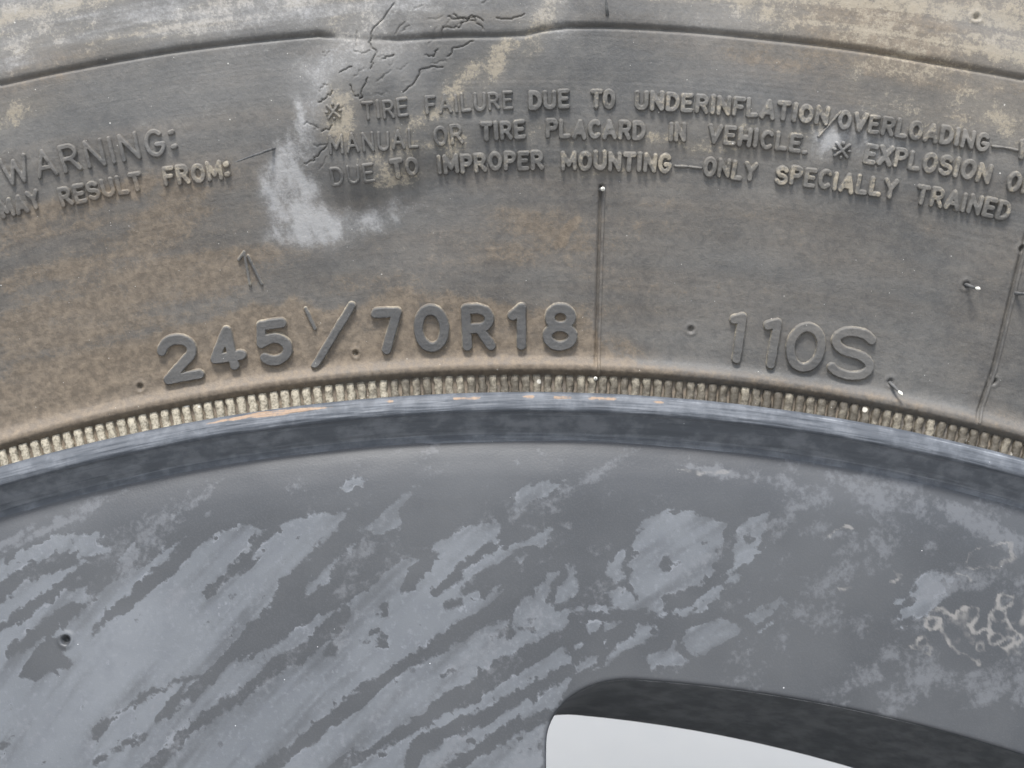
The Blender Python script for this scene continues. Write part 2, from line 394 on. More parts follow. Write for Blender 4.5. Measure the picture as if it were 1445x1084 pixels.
CHALK = [(505, 50, 40, 95, -38, .55), (455, 110, 22, 60, -20, .6), (432, 180, 16, 60, 0, .55), (505, 310, 70, 18, 14, .55), (425, 322, 44, 24, 0, .75), (548, 292, 46, 12, 24, .5), (60, 25, 90, 40, 8, .42), (30, 55, 60, 16, 10, .5), (430, 90, 60, 50, 0, .36), (400, 40, 130, 30, 10, .33), (560, 40, 40, 60, 0, .38), (470, 240, 30, 30, 0, .3), (240, 60, 40, 8, 10, .4), (520, 20, 30, 30, 0, .4),
         (1230, 205, 60, 22, -12, .5), (440, 110, 30, 24, 0, .5), (380, 200, 50, 40, 0, .25), (560, 300, 60, 12, 15, .42), (780, 10, 30, 40, 0, .5), (1165, 212, 34, 14, -10, .55), (490, 330, 80, 20, 10, .4), (620, 330, 100, 50, 15, .22),
         (1050, 130, 220, 40, -6, .2), (250, 150, 140, 60, 10, .22), (1400, 40, 70, 20, -12, .4), (1020, 30, 60, 18, 0, .42)]
DARK = [(1160, 430, 270, 90, -8, .33), (1000, 250, 420, 60, -5, .16), (470, 215, 44, 60, 0, .22), (440, 130, 18, 26, 10, .3), (500, 260, 70, 28, 5, .20), (470, 362, 130, 18, 12, .42), (600, 300, 70, 16, 25, .3), (330, 330, 60, 12, 15, .25), (690, 100, 90, 26, 20, .22), (640, 75, 80, 26, 0, .25),
        (350, 380, 26, 26, 0, .28), (280, 425, 120, 9, 13, .35), (1130, 490, 120, 22, -8, .22), (1300, 480, 90, 60, 0, .18)]

def side_fields(s, r):
    """dirt fields on the sidewall at arc length s and radius r"""
    ws = s + 2.2 * (fbm(s * .28 + 5, r * .28) - .5) + 0.7 * (fbm(s * 1.3, r * 1.3 + 30) - .5)
    wr = r + 2.2 * (fbm(s * .28 + 40, r * .28 + 11) - .5) + 0.7 * (fbm(s * 1.3 + 60, r * 1.3) - .5)
    belt = sstep(-1.6, 1.8, poly_sd(ws, wr, BROWN_POLY)) * (0.50 + 0.55 * fbm(s * .22 + 2, r * .3))
    belt = np.maximum(belt, 0.8 * sstep(251.8, 250.4, r) * sstep(248.9, 249.5, r)) * sstep(248.7, 249.5, r) + 0.75 * sstep(249.4, 248.8, r)
    br = np.maximum(belt, blobs(BROWN, ws, wr, on_side))
    br = np.clip(br + 0.70 * (fbm(s * .045 + 3, r * .42) - .48) + 0.10 * sstep(10, -50, s) * sstep(290, 275, r), 0, 1)   # dust drawn out along the arc
    br = br * (1 - .35 * sstep(12, 26, s) * sstep(287, 282, r))
    ch = blobs(CHALK, ws, wr, on_side)
    for i, p in enumerate(CHALK_POLYS):
        ch = np.maximum(ch, sstep(-2.4, 1.2, poly_sd(ws, wr, p)) * (1.0, 0.72, 1.0)[i] * (0.34 + 1.25 * fbm((s + .35 * r) * 1.1 + 7, r * .38)))
    tn = blobs(TAN, ws, wr, on_side)
    shoulder = sstep(291.5, 295.0, r + 1.5 * (fbm(s * .1, r * .2) - .5))                 # mud dried on to the shoulder, drawn out along the arc
    tn = np.maximum(tn, shoulder * np.clip(1.5 * (fbm(s * .05 + 7, r * .55) - .30) + .15 * sstep(15, 45, s), 0, .62))
    ch = np.maximum(ch, shoulder * np.clip(1.6 * (fbm(s * .06 + 70, r * .6 + 3) - .28), 0, .62) * sstep(30, -20, s))
    dk = blobs(DARK, ws, wr, on_side)
    # away from the surveyed arc the dirt goes on as broad bands
    out = sstep(84, 96, np.abs(s))
    n = fbm(s * .06, r * .12 + 3)
    br = br * (1 - out) + out * np.clip(0.75 * sstep(266, 252, r) + 0.9 * (n - .35), 0, 1)
    return br, ch, tn, dk

def side_h(s, r, fine=True):
    """height of the sidewall (mm, along the outward normal) over the plain profile"""
    h = 1.15 * sstep(11.5, 5.0, np.hypot((s - BULGE[0]) * 0.95, r - BULGE[1]))
    h = h + 0.3 * (fbm(s * .11, r * .2 + 8, 2) - .5) * sstep(252, 258, r) + 0.035 * (fbm(s * .6, r * .6) - .5) * sstep(251, 254, r)
    h = h + 0.035 * (fbm(s * .03, r * 3.2) - .5) * sstep(251, 254, r)
    if not fine: return h
    gr = np.interp(s, _g[:, 0], _g[:, 1], left=292.3, right=292.3); gd = np.interp(s, _g[:, 0], GROOVE_D, left=1, right=1)
    d = r - gr
    h = h - 0.52 * gd * np.exp(-(np.where(d < 0, d / 0.20, d / 0.38)) ** 2)
    h = h + 0.16 * sstep(-0.2, 1.2, d) * sstep(6, 1.5, d)
    for L in LINES:
        dl = np.interp(r, L[::-1, 1], L[::-1, 0]); inr = sstep(L[-1, 1] - .3, L[-1, 1] + .2, r) * sstep(L[0, 1] + .3, L[0, 1] - .2, r)
        h = h - 0.55 * inr * np.exp(-((s - dl) / 0.22) ** 2)
    for p, dep in PITS:
        dp = np.hypot((s - p[0]) * .95, r - p[1])
        h = h - dep * np.exp(-(dp / .30) ** 2) + .14 * np.exp(-((dp - .62) / .22) ** 2)
    for c in CRACKS:
        m = (np.abs(s - c[:, 0].mean()) < 10) & (np.abs(r - c[:, 1].mean()) < 10)
        if m.any():
            dd = seg_dist(s[m], r[m], c[:, :2]); h[m] -= c[0, 2] * np.exp(-(dd / 0.058) ** 2)
    return h

def side_point(s, r, h):
    th = s / RS
    y = side_y(r); dy = (side_y(r + .05) - side_y(r - .05)) / .1
    k = 1 / np.sqrt(1 + dy * dy)
    return polar(th, r + h * dy * k, y - h * k)

TYRE_R = np.concatenate([np.arange(244.0, 252.0, 0.16), np.arange(252.0, 272.0, 0.20), np.arange(272.0, 298.0, 0.12), np.arange(298.0, 300, .3), np.arange(300.0, 396.0, 3.0), [395.0]])
def build_sidewall():
    th = theta_grid(0.21, 2.0, (-31, 4, 0.11)); r = TYRE_R
    T, R = np.meshgrid(th, r, indexing='ij')
    Tw = np.where(T > math.pi, T - 2 * math.pi, T); S = Tw * RS
    H = side_h(S, R) * sstep(249, 252, R) * sstep(395, 380, R)
    V = side_point(Tw * RS, R, H).reshape(-1, 3)
    near = (np.abs(S) < 110)
    A = {k: np.zeros(S.shape) for k in ('brown', 'chalk', 'tan', 'dark')}
    f = side_fields(S, R)
    for k, a in zip(('brown', 'chalk', 'tan', 'dark'), f): A[k] = a
    F = grid_faces(len(th), len(r), wrap=True)
    return mesh_np('tyre', V, F, A)

TYRE = link('tyre', build_sidewall(), M_RUB, WHEEL); TYRE.location = TYRE_OFF
TYRE['label'] = 'dusty black rubber sidewall with moulded warning text'

# tread and inner sidewall close the tyre behind the visible face (axis of symmetry at y = 100)
back = [(r, 200 - float(side_y(r))) for r in (395, 385, 370, 350, 330, 312, 292, 272, 255, 246)]
prof = [(395, 26), (398.5, 33), (400, 42)]
for y in (58, 84, 110, 136):
    prof += [(400, y - .01), (391, y + 1), (391, y + 7), (400, y + 8)]
prof += [(400, 158), (398.5, 167)] + back
revolve('tread', prof, M_TRD, TYRE, 240)

# ---- bead ribs: a fine row of cross ribs where the rubber meets the flange
NRIB = 1044
def rib_geo(j):
    """one rounded cross rib at theta = 0, in mm"""
    rr = np.random.default_rng(100 + j)
    n = 9; rs = np.linspace(245.2, 249.15, n)
    prof = [(-.62, 0.35), (-.56, -.24), (-.42, -.50), (0, -.58), (.42, -.50), (.56, -.24), (.62, 0.35)]
    V = []
    for i, r in enumerate(rs):
        k = 1 + rr.normal(0, .05); e = 1.0 if 0 < i < n - 1 else 0.55
        off = rr.normal(0, .05)
        for (x, y) in prof:
            V.append((x * k * 0.95 + off, 6.35 + (6.2 - 6.5) * (r - 246) / 3 + y * e * k + rr.normal(0, .03), r))
    return np.array(V), grid_faces(n, len(prof))
rib_me = []
for j in range(8):
    V, F = rib_geo(j); me = mesh_np('bead_rib', V, F); me.materials.append(M_RIB); rib_me.append(me)
rest = [];
for k in range(NRIB):
    th = 2 * math.pi * k / NRIB; tw = th if th < math.pi else th - 2 * math.pi
    if abs(tw) < rad(20.5):
        o = bpy.data.objects.new('bead_rib', rib_me[random.randrange(8)]); COL.objects.link(o); o.parent = TYRE
        o.rotation_euler = (0, tw, 0)
        x = tw * 247
        o.location = (0, 0.00014 * float(sstep(-32, -24, x) * (1 - sstep(8, 22, x))) + 0.00005 * random.random(), 0)      # clogged with dirt along the middle
        d = 0.70 * (1 - sstep(-32, -14, x)) + 0.40 + 0.10 * sstep(-30, -20, x) * (1 - sstep(15, 30, x)) + (0.16 * sstep(30, 55, x) * (1 - sstep(58, 75, x))) - .12 * sstep(58, 76, x)
        d = float(d - .12 - .16 * sstep(20, 45, x) + rng.normal(0, .12)); o.color = (d, d, d, 1)
    else: rest.append((tw, k % 8))
VV, FF, n0 = [], [], 0
for tw, j in rest:
    V, F = rib_geo(j); V = V[14:49]; F = grid_faces(5, 7)
    c, s = math.cos(tw), math.sin(tw)
    VV.append(np.stack([V[:, 0] * c + V[:, 2] * s, V[:, 1], -V[:, 0] * s + V[:, 2] * c], 1)); FF.append(F + n0); n0 += len(V)
o = link('bead_rib_row', mesh_np('bead_rib_row', np.concatenate(VV), np.concatenate(FF)), M_RIB, TYRE); tag(o, kind='stuff'); o.color = (.4, .4, .4, 1)

# ------------------------------------------------------------------ raised lettering
def arc(cx, cy, rx, ry, a0, a1, n=12):
    a = np.radians(np.linspace(a0, a1, n)); return [(cx + rx * math.cos(t), cy + ry * math.sin(t)) for t in a]
O_ = arc(.31, .5, .31, .5, 90, 450, 28)
GL = {  # centre-line strokes in a box of height 1; width, strokes
 'A': (.66, [[(0, 0), (.33, 1), (.66, 0)], [(.13, .33), (.53, .33)]]),
 'C': (.58, [arc(.32, .5, .32, .5, 48, 312, 20)]),
 'D': (.58, [[(0, 0), (0, 1), (.24, 1)] + arc(.24, .5, .34, .5, 90, -90, 14) + [(0, 0)]]),
 'E': (.5, [[(.5, 1), (0, 1), (0, 0), (.5, 0)], [(0, .52), (.42, .52)]]),
 'F': (.5, [[(.5, 1), (0, 1), (0, 0)], [(0, .5), (.42, .5)]]),
 'G': (.6, [arc(.32, .5, .32, .5, 48, 340, 22) + [(.62, .44), (.36, .44)]]),
 'H': (.56, [[(0, 0), (0, 1)], [(.56, 0), (.56, 1)], [(0, .5), (.56, .5)]]),
 'I': (.04, [[(.02, 0), (.02, 1)]]),
 'L': (.48, [[(0, 1), (0, 0), (.48, 0)]]),
 'M': (.74, [[(0, 0), (0, 1), (.37, .25), (.74, 1), (.74, 0)]]),
 'N': (.58, [[(0, 0), (0, 1), (.58, 0), (.58, 1)]]),
 'O': (.62, [O_]),
 'P': (.52, [[(0, 0), (0, 1), (.28, 1)] + arc(.28, .74, .24, .26, 90, -90, 10) + [(0, .48)]]),
 'R': (.56, [[(0, 0), (0, 1), (.28, 1)] + arc(.28, .74, .25, .26, 90, -90, 10) + [(0, .48)], [(.28, .48), (.56, 0)]]),
 'S': (.54, [arc(.27, .755, .26, .245, 30, 270, 14) + arc(.27, .25, .28, .26, 90, -150, 14)]),
 'T': (.56, [[(0, 1), (.56, 1)], [(.28, 1), (.28, 0)]]),
 'U': (.58, [[(0, 1), (0, .3)] + arc(.29, .3, .29, .3, 180, 360, 12) + [(.58, 1)]]),
 'V': (.62, [[(0, 1), (.31, 0), (.62, 1)]]),
 'W': (.9, [[(0, 1), (.22, 0), (.45, .85), (.68, 0), (.9, 1)]]),
 'X': (.6, [[(0, 0), (.6, 1)], [(0, 1), (.6, 0)]]),
 'Y': (.62, [[(0, 1), (.31, .5), (.62, 1)], [(.31, .5), (.31, 0)]]),
 '0': (.62, [arc(.31, .5, .31, .5, 90, 450, 28)]),
 '1': (.3, [[(0, .80), (.26, 1), (.26, 0)]]),
 'l': (.12, [[(0, .93), (.10, 1), (.10, 0)]]),
 '2': (.62, [arc(.29, .70, .29, .30, 165, -35, 16) + [(0, 0), (.62, 0)]]),
 '4': (.68, [[(.68, .26), (0, .26), (.42, 1), (.46, 0)]]),
 '5': (.6, [[(.54, 1), (.10, 1), (.03, .52)] + arc(.29, .31, .30, .31, 125, -140, 18)]),
 '7': (.58, [[(0, 1), (.58, 1), (.20, 0)]]),
 '8': (.62, [arc(.31, .755, .255, .245, 90, 450, 24), arc(.31, .26, .31, .26, 90, 450, 24)]),
 '/': (.7, [[(0, 0), (.7, 1)]]),
 '-': (1.0, [[(0, .42), (.45, .45)], [(.55, .45), (1.0, .42)]]),
 ':': (.10, [[(.0, .80), (.10, .83)], [(.0, .18), (.10, .21)]]),
 '.': (.05, [[(0, 0), (.04, .02)]]),
 '*': (.8, [[(.1, .15), (.7, .85)], [(.1, .85), (.7, .15)], [(.4, .88), (.4, .93)], [(.4, .07), (.4, .12)], [(.02, .5), (.07, .5)], [(.73, .5), (.78, .5)]]),
 "'": (.1, [[(0, 1), (.1, .0)]]),
}
def glyph(ch, s0, r0, ux, uy, wscale, height, stroke, H, cell, dirt, label=None, name='raised_letter', bevel=None, tn=0.0, brf=0.5, dkf=0.0, ring=0.30):
    """ux/uy: unit vectors of the baseline and of the letter's height in (s, r) at (s0, r0)"""
    wd, strokes = GL[ch]
    bevel = bevel or stroke * 0.62
    m = stroke + bevel + cell
    xs = np.arange(-m, wd * wscale + m + cell, cell); ys = np.arange(-m, height + m + cell, cell)
    X, Y = np.meshgrid(xs, ys, indexing='ij')
    # slight irregularity of the mould
    jx = 0.25 * stroke * (fbm(X * 1.1 + s0, Y * 1.1 + r0) - .5); jy = 0.25 * stroke * (fbm(X * 1.1 + s0 + 50, Y * 1.1) - .5)
    d = np.full(X.shape, 1e9)
    for st in strokes:
        d = np.minimum(d, seg_dist(X + jx, Y + jy, [(a * wscale, b * height) for a, b in st]))
    k = RS / r0
    S = s0 + (X * ux[0] + Y * uy[0]) * k; R = r0 + X * ux[1] + Y * uy[1]
    wear = (0.42 + 1.10 * fbm(S * .40 + 3, R * .40)) if height < 4 else (0.80 + 0.35 * fbm(S * .12 + 3, R * .12, 2))
    prof = 1 - sstep(stroke * 0.86, stroke + bevel * .50, d)
    h = H * wear * prof - 0.12 * sstep(stroke + bevel * .35, stroke + bevel * .9, d) + 0.03 * (fbm(S * 4, R * 4) - .5)
    base = side_h(S, R, fine=False)
    V = side_point(S, R, base + h)
    keepv = d < stroke + bevel
    kc = keepv[:-1, :-1] | keepv[1:, :-1] | keepv[:-1, 1:] | keepv[1:, 1:]
    if not kc.any(): return None
    br, ch_, tn_, dk = side_fields(S, R)
    br = br * (1 - (1 - brf) * prof); tn_ = np.maximum(tn_ * .8, tn * 1.0 * prof * (0.25 + 1.15 * fbm(S * .6, R * .6 + 20)))
    edge = np.exp(-((d - stroke - .25 * bevel) / (.45 * bevel + .06)) ** 2)                       # dirt caught along the foot of the relief
    tn_ = np.maximum(tn_, ring * edge * (.4 + 1.0 * fbm(S * .7 + 2, R * .7)))
    A = {'brown': br, 'chalk': ch_ * .8, 'tan': tn_, 'dark': np.maximum(dk, dkf * prof)}
    V2, F2, A2 = compact(V.reshape(-1, 3), grid_faces(len(xs), len(ys), kc), A)
    F2 = F2[:, ::-1]
    c = V2.mean(0)
    name = 'raised_digit' if ch in '012457l8' else ('raised_letter' if ch.isalpha() else 'raised_mark')
    o = link(name, mesh_np(name, V2 - c, F2, A2), M_LET, TYRE)
    o.location = c / 1000
    return o

def word(text, p0, p1, capx, stroke, H, cell=0.085, tn=0.0, brf=.8, dkf=0.0):
    """text set between two baseline ends (outer left / outer right edge of the word)"""
    q = on_side([p0, p1]); (sa, ra), (sb, rb) = q
    sa += stroke * 1.2; sb -= stroke * 1.2
    cap = capx / 11.0 - 2 * stroke
    gap = 0.36
    tot = sum(GL[c][0] for c in text) + gap * (len(text) - 1)
    L = (sb - sa) * (ra + rb) / 2 / RS
    ws = L / tot
    x = 0.0
    for i, c in enumerate(text):
        f = x / tot
        s0 = sa + (sb - sa) * f; r0 = ra + (rb - ra) * f + stroke
        sl = (rb - ra) / max(L, .1)
        n = math.hypot(1, sl); jr = rng.normal(0, .025)
        ux = (1 / n, sl / n + jr); uy = (-sl / n - jr, 1 / n)
        glyph(c, s0, r0 + rng.normal(0, .04), ux, uy, ws, cap * (1 + rng.normal(0, .02)), stroke * (1 + rng.normal(0, .05)), H, cell, None, tn=tn, brf=brf, dkf=dkf)
        x += GL[c][0] + gap

SW, SH = 0.28, 0.52
for a in [
    ('WARNING:', (8, 264), (253, 216), 37, .25, .46, .02),
    ('MAY', (3, 310), (62, 294), 26, SW, .40, .10), ('RESULT', (87, 293), (205, 269), 26, SW, .42, .15), ('FROM:', (232, 264), (327, 253), 26, SW, .42, .62),
    ('*', (461, 172), (486, 170), 27, .16, .35, .2), ('TIRE', (512, 170), (578, 165), 25, .18, .36, .15), ('FAILURE', (601, 162), (725, 155), 25, .19, .38, .2), ('DUE', (745, 156), (805, 154), 26, SW, SH, .25),
    ('TO', (832, 154), (869, 154.5), 26, SW, SH, .5), ('UNDERINFLATION', (894, 156), (1168, 178), 26, SW, SH, .55), ('/', (1153, 194), (1183, 197), 38, .13, .34, .6), ('OVERLOADING', (1179, 183), (1393, 216), 26, SW, SH, .42), ('-', (1396, 216), (1435, 222), 22, .13, .3, .3), ('F', (1436, 224), (1449, 226), 26, SW, SH, .5),
    ('MANUAL', (466, 218), (592, 208), 26, .18, .34, .25), ('OR', (613, 207), (655, 203), 26, .19, .36, .15), ('TIRE', (677, 200), (743, 196), 26, SW, SH, .1), ('PLACARD', (769, 196), (911, 199), 26, SW, SH, .35),
    ('IN', (942, 200), (968, 201), 26, SW, SH, .35), ('VEHICLE', (996, 203), (1130, 217), 26, SW, SH, .38), ('.', (1131, 217), (1140, 218), 26, .2, .4, .3), ('*', (1171, 225), (1199, 229), 27, .17, .42, .1), ('EXPLOSION', (1216, 230), (1395, 260), 27, SW, SH, .5), ('OF', (1416, 269), (1456, 277), 27, SW, SH, .45),
    ('DUE', (469, 262), (531, 256), 26, .19, .34, .1), ('TO', (553, 252), (594, 248), 26, SW, .42, .2), ('IMPROPER', (617, 247), (768, 240), 26, SW, SH, .38), ('MOUNTING', (791, 241), (947, 245), 26, SW, SH, .58), ('-', (950, 245), (990, 248), 22, .13, .3, .3),
    ('ONLY', (990, 249), (1067, 258), 26, SW, SH, .5), ('SPECIALLY', (1091, 259), (1264, 282), 26, SW, SH, .58), ('TRAINED', (1288, 287), (1422, 313), 27, SW, SH, .45)]:
    word(a[0], a[1], a[2], a[3], a[4], a[5], tn=a[6] * .85)

def big(ch, xl, xr, yt, yb, rot, stroke, H, tn=0., brf=.08, dkf=0.5, bevel=.17, ring=.55):
    """a large digit from its outer box (survey pixels), leaning with the arc"""
    q = on_side([((xl + xr) / 2, yt), ((xl + xr) / 2, yb)])
    (s1, r1), (s0, r0) = q
    k = r0 / RS
    cap = (r1 - r0) / math.cos(rot) - 2 * stroke
    wpx = (xr - xl) / 10.75
    wd = GL[ch][0]
    wsc = max((wpx - 2 * stroke), 0.05) / wd
    ux = (math.cos(rot), math.sin(rot)); uy = (-math.sin(rot), math.cos(rot))
    mid = np.array([(s0 + s1) / 2, (r0 + r1) / 2])
    cx, cy = wd * wsc / 2, cap / 2
    o0 = mid - np.array([(cx * ux[0] + cy * uy[0]) / k, cx * ux[1] + cy * uy[1]])
    glyph(ch, o0[0], o0[1], ux, uy, wsc, cap, stroke, H, 0.085, None, ring=ring, tn=tn, brf=brf, dkf=dkf, bevel=bevel)

# the letters turn with the arc by themselves only in (s, r); a small own lean is what is left
for a in [('2', 224, 284, 470, 540, .0), ('4', 294, 347, 459, 524, .0), ('5', 360, 413, 449, 516, 0), ('/', 433, 507, 428, 519, 0), ('7', 526, 570, 433, 500, 0), ('0', 583, 635, 429, 497, 0),
          ('R', 651, 700, 428, 495, 0), ('1', 716, 745, 427, 494, 0), ('8', 765, 816, 427, 495, 0)]:
    big(a[0], a[1], a[2], a[3], a[4], a[5], 0.66 if a[0] != '/' else .52, .66)
big("'", 431, 445, 432, 466, 0, .22, .4)
for a in [('l', 1026, 1052, 440, 513), ('l', 1073, 1101, 448, 521), ('0', 1108, 1165, 454, 526), ('S', 1168, 1236, 460, 537)]:
    big(a[0], a[1], a[2], a[3], a[4], 0, .60, .55, tn=.02, dkf=.32, brf=.7, ring=.5)
big('1', 338, 352, 354, 404, 0, .16, .35, dkf=.2); big("'", 352, 368, 358, 404, 0, .16, .3, dkf=.5)  # second stroke is the mark's slanted shadow, built as a dark raised stroke

# ---- mould lines (thin raised flash beside each radial joint)
for L in LINES:
    n = 60; r = np.linspace(L[-1, 1] + .15, L[0, 1], n); sc = np.interp(r, L[::-1, 1], L[::-1, 0]) + .42
    pr = np.array([(-.26, -.12), (-.18, .10), (0, .17), (.18, .10), (.26, -.12)])
    S_ = sc[:, None] + pr[None, :, 0] * RS / r[:, None]; R_ = r[:, None] + 0 * S_
    H_ = side_h(S_, R_, False) + pr[None, :, 1] * (1 + .25 * np.sin(np.arange(n) * .9))[:, None]
    V = side_point(S_, R_, H_).reshape(-1, 3)
    A = dict(zip(('brown', 'chalk', 'tan', 'dark'), side_fields(S_, R_)))
    link('mould_line', mesh_np('mould_line', V, grid_faces(n, 5), A), M_RUB, TYRE)

# ---- vent nibs: little rubber hairs, some with pale cut tips
def nib(p, length, lean, radius=.22, tip=True, curl=0.0):
    s0, r0 = on_side([p])[0]; n = 10; m = 8; V = []
    base = side_point(np.array([s0]), np.array([r0]), np.array([-.15]))[0]
    top = side_point(np.array([s0]), np.array([r0]), np.array([1.0]))[0] - base; nrm = top / np.linalg.norm(top)
    th = s0 / RS; e1 = np.array([math.cos(th), 0, -math.sin(th)]); e2 = np.cross(nrm, e1); 
    for i in range(n):
        t = i / (n - 1)
        c = base + nrm * length * t * (1 - .35 * t * abs(curl)) + (e1 * lean[0] + np.array([0, 0, 1.]) * lean[1]) * length * (t ** (1.3 + curl))
        rr = radius * (1.35 - .75 * t + (.5 if t > .85 else 0) * (tip)) * (0.3 if i == n - 1 else 1)
        for j in range(m):
            a = 2 * math.pi * j / m; V.append(c + rr * (math.cos(a) * e1 + math.sin(a) * e2))
    V = np.array(V); F = []
    for i in range(n - 1):
        for j in range(m): F.append((i * m + j, i * m + (j + 1) % m, (i + 1) * m + (j + 1) % m, (i + 1) * m + j))
    c0 = base
    me = mesh_np('vent_nib', V - c0, np.array(F)); me.materials.append(M_NIB); me.materials.append(M_TIP)
    if tip:
        k = len(me.polygons); mi = np.zeros(k, np.int32); mi[-2 * m:] = 1; me.polygons.foreach_set('material_index', mi)
    o = link('vent_nib', me, None, TYRE); o.location = c0 / 1000
    return o
nib((1363, 402), 2.0, (.75, .05)); nib((1256, 540), 1.5, (.9, -.8)); nib((1432, 414), 2.4, (.9, .35), tip=False); nib((848, 268), 1.0, (.25, .25), .26)
nib((840, 535), .9, (0, .1), .24); nib((857, 22), 2.2, (-.15, 1.0), .2, tip=False, curl=.6)
nib((387, 209), 4.8, (-.95, -.2), .16, tip=False)

# ------------------------------------------------------------------ the rim
# flange lip and gutter
FL = [(236, 16), (241, 12), (244.2, 7.5), (245.2, 4.0), (245.85, 1.6), (246.0, 0.9), (246.0, 0.35), (245.85, -.10), (245.55, -.42), (245.2, -.58), (244.8, -.66), (244.3, -.72), (243.9, -.72), (243.55, -.60), (243.3, -.30), (243.12, .10), (242.8, .6), (242.2, 1.45),
      (241.6, 2.25), (241.2, 2.8), (240.9, 3.15), (240.55, 3.4), (240.1, 3.58), (239.6, 3.66), (238.8, 3.9)]
FL = np.array(FL)
# refine the profile by smoothing between control points
def refine(p, k=4):
    out = []
    n = len(p)
    for i in range(n - 1):
        p0, p1, p2, p3 = p[max(i - 1, 0)], p[i], p[i + 1], p[min(i + 2, n - 1)]
        for j in range(k):
            t = j / k
            out.append(.5 * ((2 * p1) + (-p0 + p2) * t + (2 * p0 - 5 * p1 + 4 * p2 - p3) * t * t + (-p0 + 3 * p1 - 3 * p2 + p3) * t ** 3))
    out.append(p[-1]); return np.array(out)
FLp = refine(FL, 8)
RUST_PX = [[(292, 598), (330, 591), (370, 585), (400, 582), (440, 577), (472, 574)], [(548, 566), (552, 566)], [(640, 563), (676, 562)], [(740, 560.5), (752, 560)], [(783, 561), (806, 561.5)], [(833, 562.5), (868, 563.5)], [(925, 567.5), (934, 568)]]
RUST_W = [[.06, .2, .36, .34, .16, .08], [.18, .18], [.14, .16], [.14, .14], [.16, .16], [.18, .18], [.14, .14]]
def build_flange():
    th = theta_grid(0.45, 2.0)
    n = len(FLp)
    T, K = np.meshgrid(th, np.arange(n), indexing='ij')
    Tw = np.where(T > math.pi, T - 2 * math.pi, T)
    R = FLp[K, 0]; Y = FLp[K, 1]
    S = Tw * 245
    R = R + 0.10 * (fbm(S * .12, K * .02) - .5) * (R > 242) ; Y = Y + 0.16 * (fbm(S * .2 + 9, K * .15) - .5)
    q = K / 8.0                       # control-point index along the profile
    # worn chalky lip (front roll), bare dark inner wall with streaks along the arc, chalky ledge at the foot
    lip = sstep(2.5, 5.0, q) * sstep(15.4, 13.0, q)
    foot = sstep(20.0, 20.7, q) * sstep(22.8, 22.2, q)
    st = fbm(S * .07, q * 3.4 + 4, 5); fine = fbm(S * .035 + 3, q * 9.0, 3) - .5          # scratches drawn along the arc
    film = np.maximum(lip * (0.66 + 0.55 * (fbm(S * .22, q * 1.2) - .25)), foot * (0.28 + .25 * sstep(-10, -60, S) + 1.1 * (fbm(S * .07 + 8, q * .8) - .25)))
    film = np.maximum(film, 0.95 * (st - .38) * sstep(14, 15.5, q))
    film = np.where(q < 14, film, film * (1 + .35 * sstep(0, -60, S))) + 0.75 * fine * sstep(3, 5, q)
    rust = np.zeros(S.shape)
    for p, wd in zip(RUST_PX, RUST_W):
        tt, rr = place(p, -.5)
        # where the picked point falls on the lip
        d = seg_dist(S, R + 0.35 * np.minimum(Y + .6, 0), np.stack([tt * 245, rr], 1), wd)
        rust = np.maximum(rust, sstep(.28, -.12, d) * (q > 3) * (q < 15))
    rust = rust * (.30 + 1.0 * fbm(S * .55 + 4, q * 1.6))
    edge_glint = np.exp(-((q - 8.2) / .55) ** 2) * (.25 + .5 * sstep(-40, 40, S)) * (.35 + .9 * fbm(S * .08, q * 2)) + np.exp(-((q - 20.9) / .35) ** 2) * .5 * (fbm(S * .2, q * 3) > .5)  # painted highlight along the top of the lip, broken bright line at the foot
    V = polar(Tw, R, Y).reshape(-1, 3)
    F = grid_faces(len(th), n, wrap=True)
    return mesh_np('rim', V, F[:, ::-1], {'film': film, 'rust': rust, 'edge_glint': edge_glint})
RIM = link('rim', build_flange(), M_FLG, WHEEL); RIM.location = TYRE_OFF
RIM['label'] = 'scuffed blue-grey rim with a rolled lip'

# barrel behind the disc, open at the back
revolve('barrel', [(236, 16), (228, 20), (222, 30), (214, 45), (212, 90), (214, 150), (226, 168), (229, 190), (240, 196), (245, 199), (245.8, 201.5), (243.5, 202.5), (238, 200), (224, 194), (221, 170), (210, 152), (208, 90), (210, 46), (218, 30), (224, 22), (233, 17)], M_WIN, RIM, 180)

